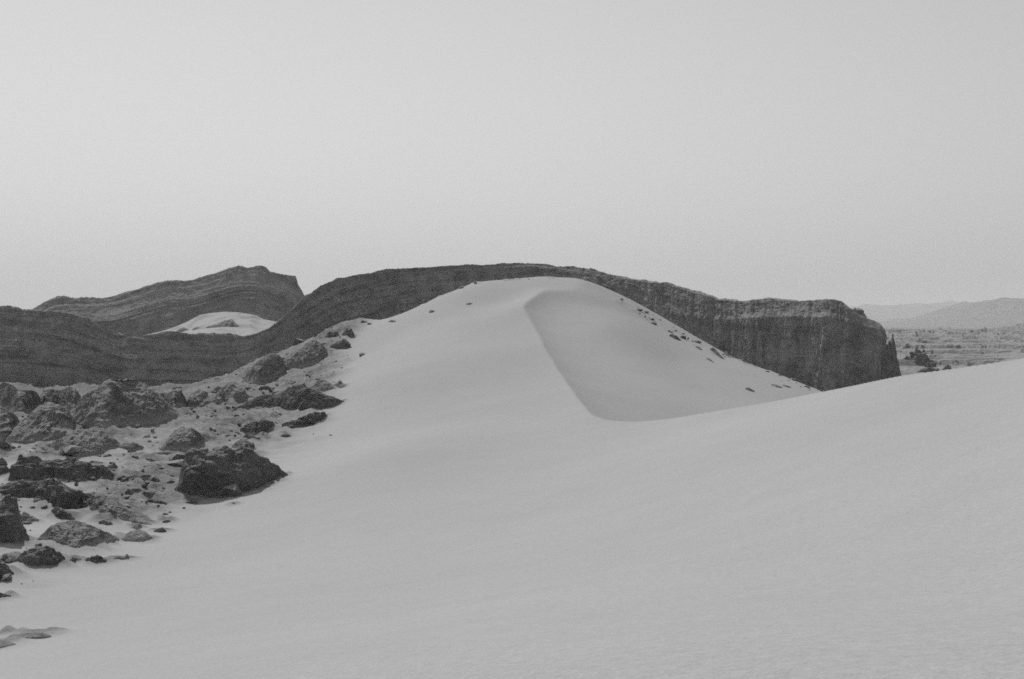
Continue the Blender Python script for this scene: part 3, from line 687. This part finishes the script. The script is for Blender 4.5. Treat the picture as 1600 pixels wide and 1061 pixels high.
# --- rocks on the bright sand patch
for i, (tx, d, lab) in enumerate([
  ([(322,511),(334,507),(344,504),(352,500.5),(356,501),(361,497.5),(367,503),(374,509)], 555, "jagged dark rock on the bright sand slope under the mesa"),
  ([(301,514),(307,510.5),(311,511),(316,514)], 525, "small dark knob left of the jagged rock on the bright slope"),
  ([(273,519),(280,514),(288,511),(295,515)], 505, "grey hump at the left end of the bright sand slope")]):
    bs = [(a, max(b, tx[0][1]) + (.5 if 0 < j < len(tx) - 1 else 0)) for j, (a, b) in enumerate([(q[0], tx[0][1] + (tx[-1][1] - tx[0][1]) * (q[0] - tx[0][0]) / (tx[-1][0] - tx[0][0])) for q in tx])]
    cpx, cpy = np.mean([q[0] for q in tx]), max(tx[0][1], tx[-1][1])
    d = 482 + 150 * (536 - cpy) / (536 - np.interp(cpx, tp[:, 0], tp[:, 1]))          # where that sand slope lies
    rock("rock", lab, "rock", tx, bs, .3, 1.0, .12, .12, MD, "rocks on the bright sand slope", 85 + i, depth=d, floor=(HORIZON - cpy) / FPX * d - 1.0)
# --- right end of the cliff
rock("rock_spire", "pointed dark rock fin standing off the cliff's right end", "rock",
  [(1378,548),(1383,538),(1390,533),(1394,526),(1395.5,521),(1397.5,532),(1400,546),(1405,570),(1411,592)],
  [(1378,612),(1390,614),(1411,612)], .75, .16, .05, .03, RK, None, 91, depth=385, floor=-25, nv=90, nu=60, back=.25)
rock("rock", "sunlit pale knob perched behind the cliff's right shoulder", "rock",
  [(1328,484),(1334,479),(1342,478.5),(1348,482),(1351,490),(1352,500)], [(1328,506),(1340,508),(1352,508)], .8, .8, .12, 0, rock_material("pale_rock", .24, .34, scale=.5), None, 92, depth=440, floor=-10)
def bad_depth(px, py):
    j = np.argmin(np.abs(bpx - px)); ray = (HORIZON - py) / FPX * bD
    i = np.where(ray < BZ[:, j])[0]; return bD[i[0]] if len(i) else 600
for i, (tx, lab) in enumerate([
  ([(1410,566),(1413,558),(1417,553),(1420,557),(1424,549),(1427,551),(1430.5,541),(1433.5,549),(1437,546),(1440,550),(1444,546),(1447,552),(1449,556),(1452,562)], "large dark jagged crag on the badland flats right of the spire"),
  ([(1409,545),(1414,540),(1418,536),(1423,543)], "smallest dark crag nearest the top of the spire"),
  ([(1446,570),(1450,563),(1456,561),(1461,567),(1464,574)], "dark crag just below the large jagged one on the flats"),
  ([(1430,582),(1440,577),(1452,573),(1462,575),(1470,578)], "low dark crag emerging from behind the dune crest"),
  ([(1472,577),(1478,570),(1482,569),(1486,572)], "slanted dark crag at the dune crest right of the low one"),
  ([(1518,569),(1522,564),(1527,563),(1532,568)], "rightmost dark lump on the flats at the dune crest")]):
    y0, y1 = tx[0][1], tx[-1][1]
    bs = [(a, max(y0, y1) + (2.0 if 0 < j < len(tx) - 1 else 0.5)) for j, (a, b) in enumerate(tx)]
    d = bad_depth(np.mean([a for a, b in tx]), max(y0, y1) + 1)
    rock("rock_crag", lab, "rock", tx, bs, .15, .9, .15, .28, RK, "dark crags on the badland flats", 95 + i, depth=d, floor=(HORIZON - max(y0, y1) - 6) / FPX * d)

# ------------------------------------------------------------------ loose stones (uncountable)
rs = np.random.RandomState(11)
ph = (1 + 5 ** .5) / 2
ico = np.array([(-1,ph,0),(1,ph,0),(-1,-ph,0),(1,-ph,0),(0,-1,ph),(0,1,ph),(0,-1,-ph),(0,1,-ph),(ph,0,-1),(ph,0,1),(-ph,0,-1),(-ph,0,1)]) / 1.9
icf = np.array([(0,11,5),(0,5,1),(0,1,7),(0,7,10),(0,10,11),(1,5,9),(5,11,4),(11,10,2),(10,7,6),(7,1,8),(3,9,4),(3,4,2),(3,2,6),(3,6,8),(3,8,9),(4,9,5),(2,4,11),(6,2,10),(8,6,7),(9,8,1)])
n = 60000
r = np.exp(rs.uniform(math.log(40), math.log(265), n)); a = np.radians(rs.uniform(-25, 6, n))
x, y = r * np.sin(a), r * np.cos(a); m, c = crust_mask(x, y)
keep = rs.rand(n) < np.clip(c * .55 + m * .03, 0, 1) * .24
x, y = x[keep], y[keep]
xs, ys = [], []
for seg, cnt, sp in ((SEG, 70, 2.4), (SEG2, 16, 1.5)):
    for k in range(cnt):
        q = rs.randint(len(seg) - 1); w = rs.rand(); p0 = seg[q] * (1 - w) + seg[q+1] * w
        xs.append(p0[0] + rs.normal(0, sp)); ys.append(p0[1] + rs.normal(0, sp * 1.3) - 2)
x = np.concatenate([x, xs]); y = np.concatenate([y, ys]); z = height(x, y)
k = len(x); sz = .07 * np.exp(rs.normal(0, .65, k)) * (.6 + np.hypot(x, y) / 120)
sc = sz[:, None] * rs.uniform(.6, 1.5, (k, 3)) * np.array([1.3, 1.1, .7])
rot = rs.uniform(0, 6.28, k); vv = ico[None] * (1 + .25 * rs.normal(size=(k, 12, 1))) * sc[:, None, :]
cx, sx_ = np.cos(rot)[:, None], np.sin(rot)[:, None]
vv = np.stack([vv[..., 0] * cx - vv[..., 1] * sx_ + x[:, None], vv[..., 0] * sx_ + vv[..., 1] * cx + y[:, None], vv[..., 2] + z[:, None] + .15 * sz[:, None]], -1)
ff = (icf[None] + 12 * np.arange(k)[:, None, None]).reshape(-1, 3)
tag(add_mesh("loose_stones", vv.reshape(-1, 3), ff, M_MOUND, smooth=False), "loose grey stones strewn over the crusted sand", "stones", kind="stuff")

# ------------------------------------------------------------------ haze
hz, hn, hl, hp = mat("haze_air")
hn.remove(hp)
pv = hn.new("ShaderNodeVolumePrincipled")
pv.inputs["Color"].default_value = (.93, .93, .93, 1); pv.inputs["Density"].default_value = 8.0e-5
pv.inputs["Anisotropy"].default_value = 0.1
hl.new(pv.outputs[0], hn["Material Output"].inputs["Volume"])
bx0, bx1, by0, by1, bz0, bz1 = -40000, 40000, -40000, 40000, -90, 420
cv = [(x, y, z) for x in (bx0, bx1) for y in (by0, by1) for z in (bz0, bz1)]
cf = [(0,1,3,2),(4,6,7,5),(0,4,5,1),(2,3,7,6),(0,2,6,4),(1,5,7,3)]
tag(add_mesh("haze", cv, cf, hz, smooth=False), "thin pale desert haze filling the air", "haze", kind="stuff")
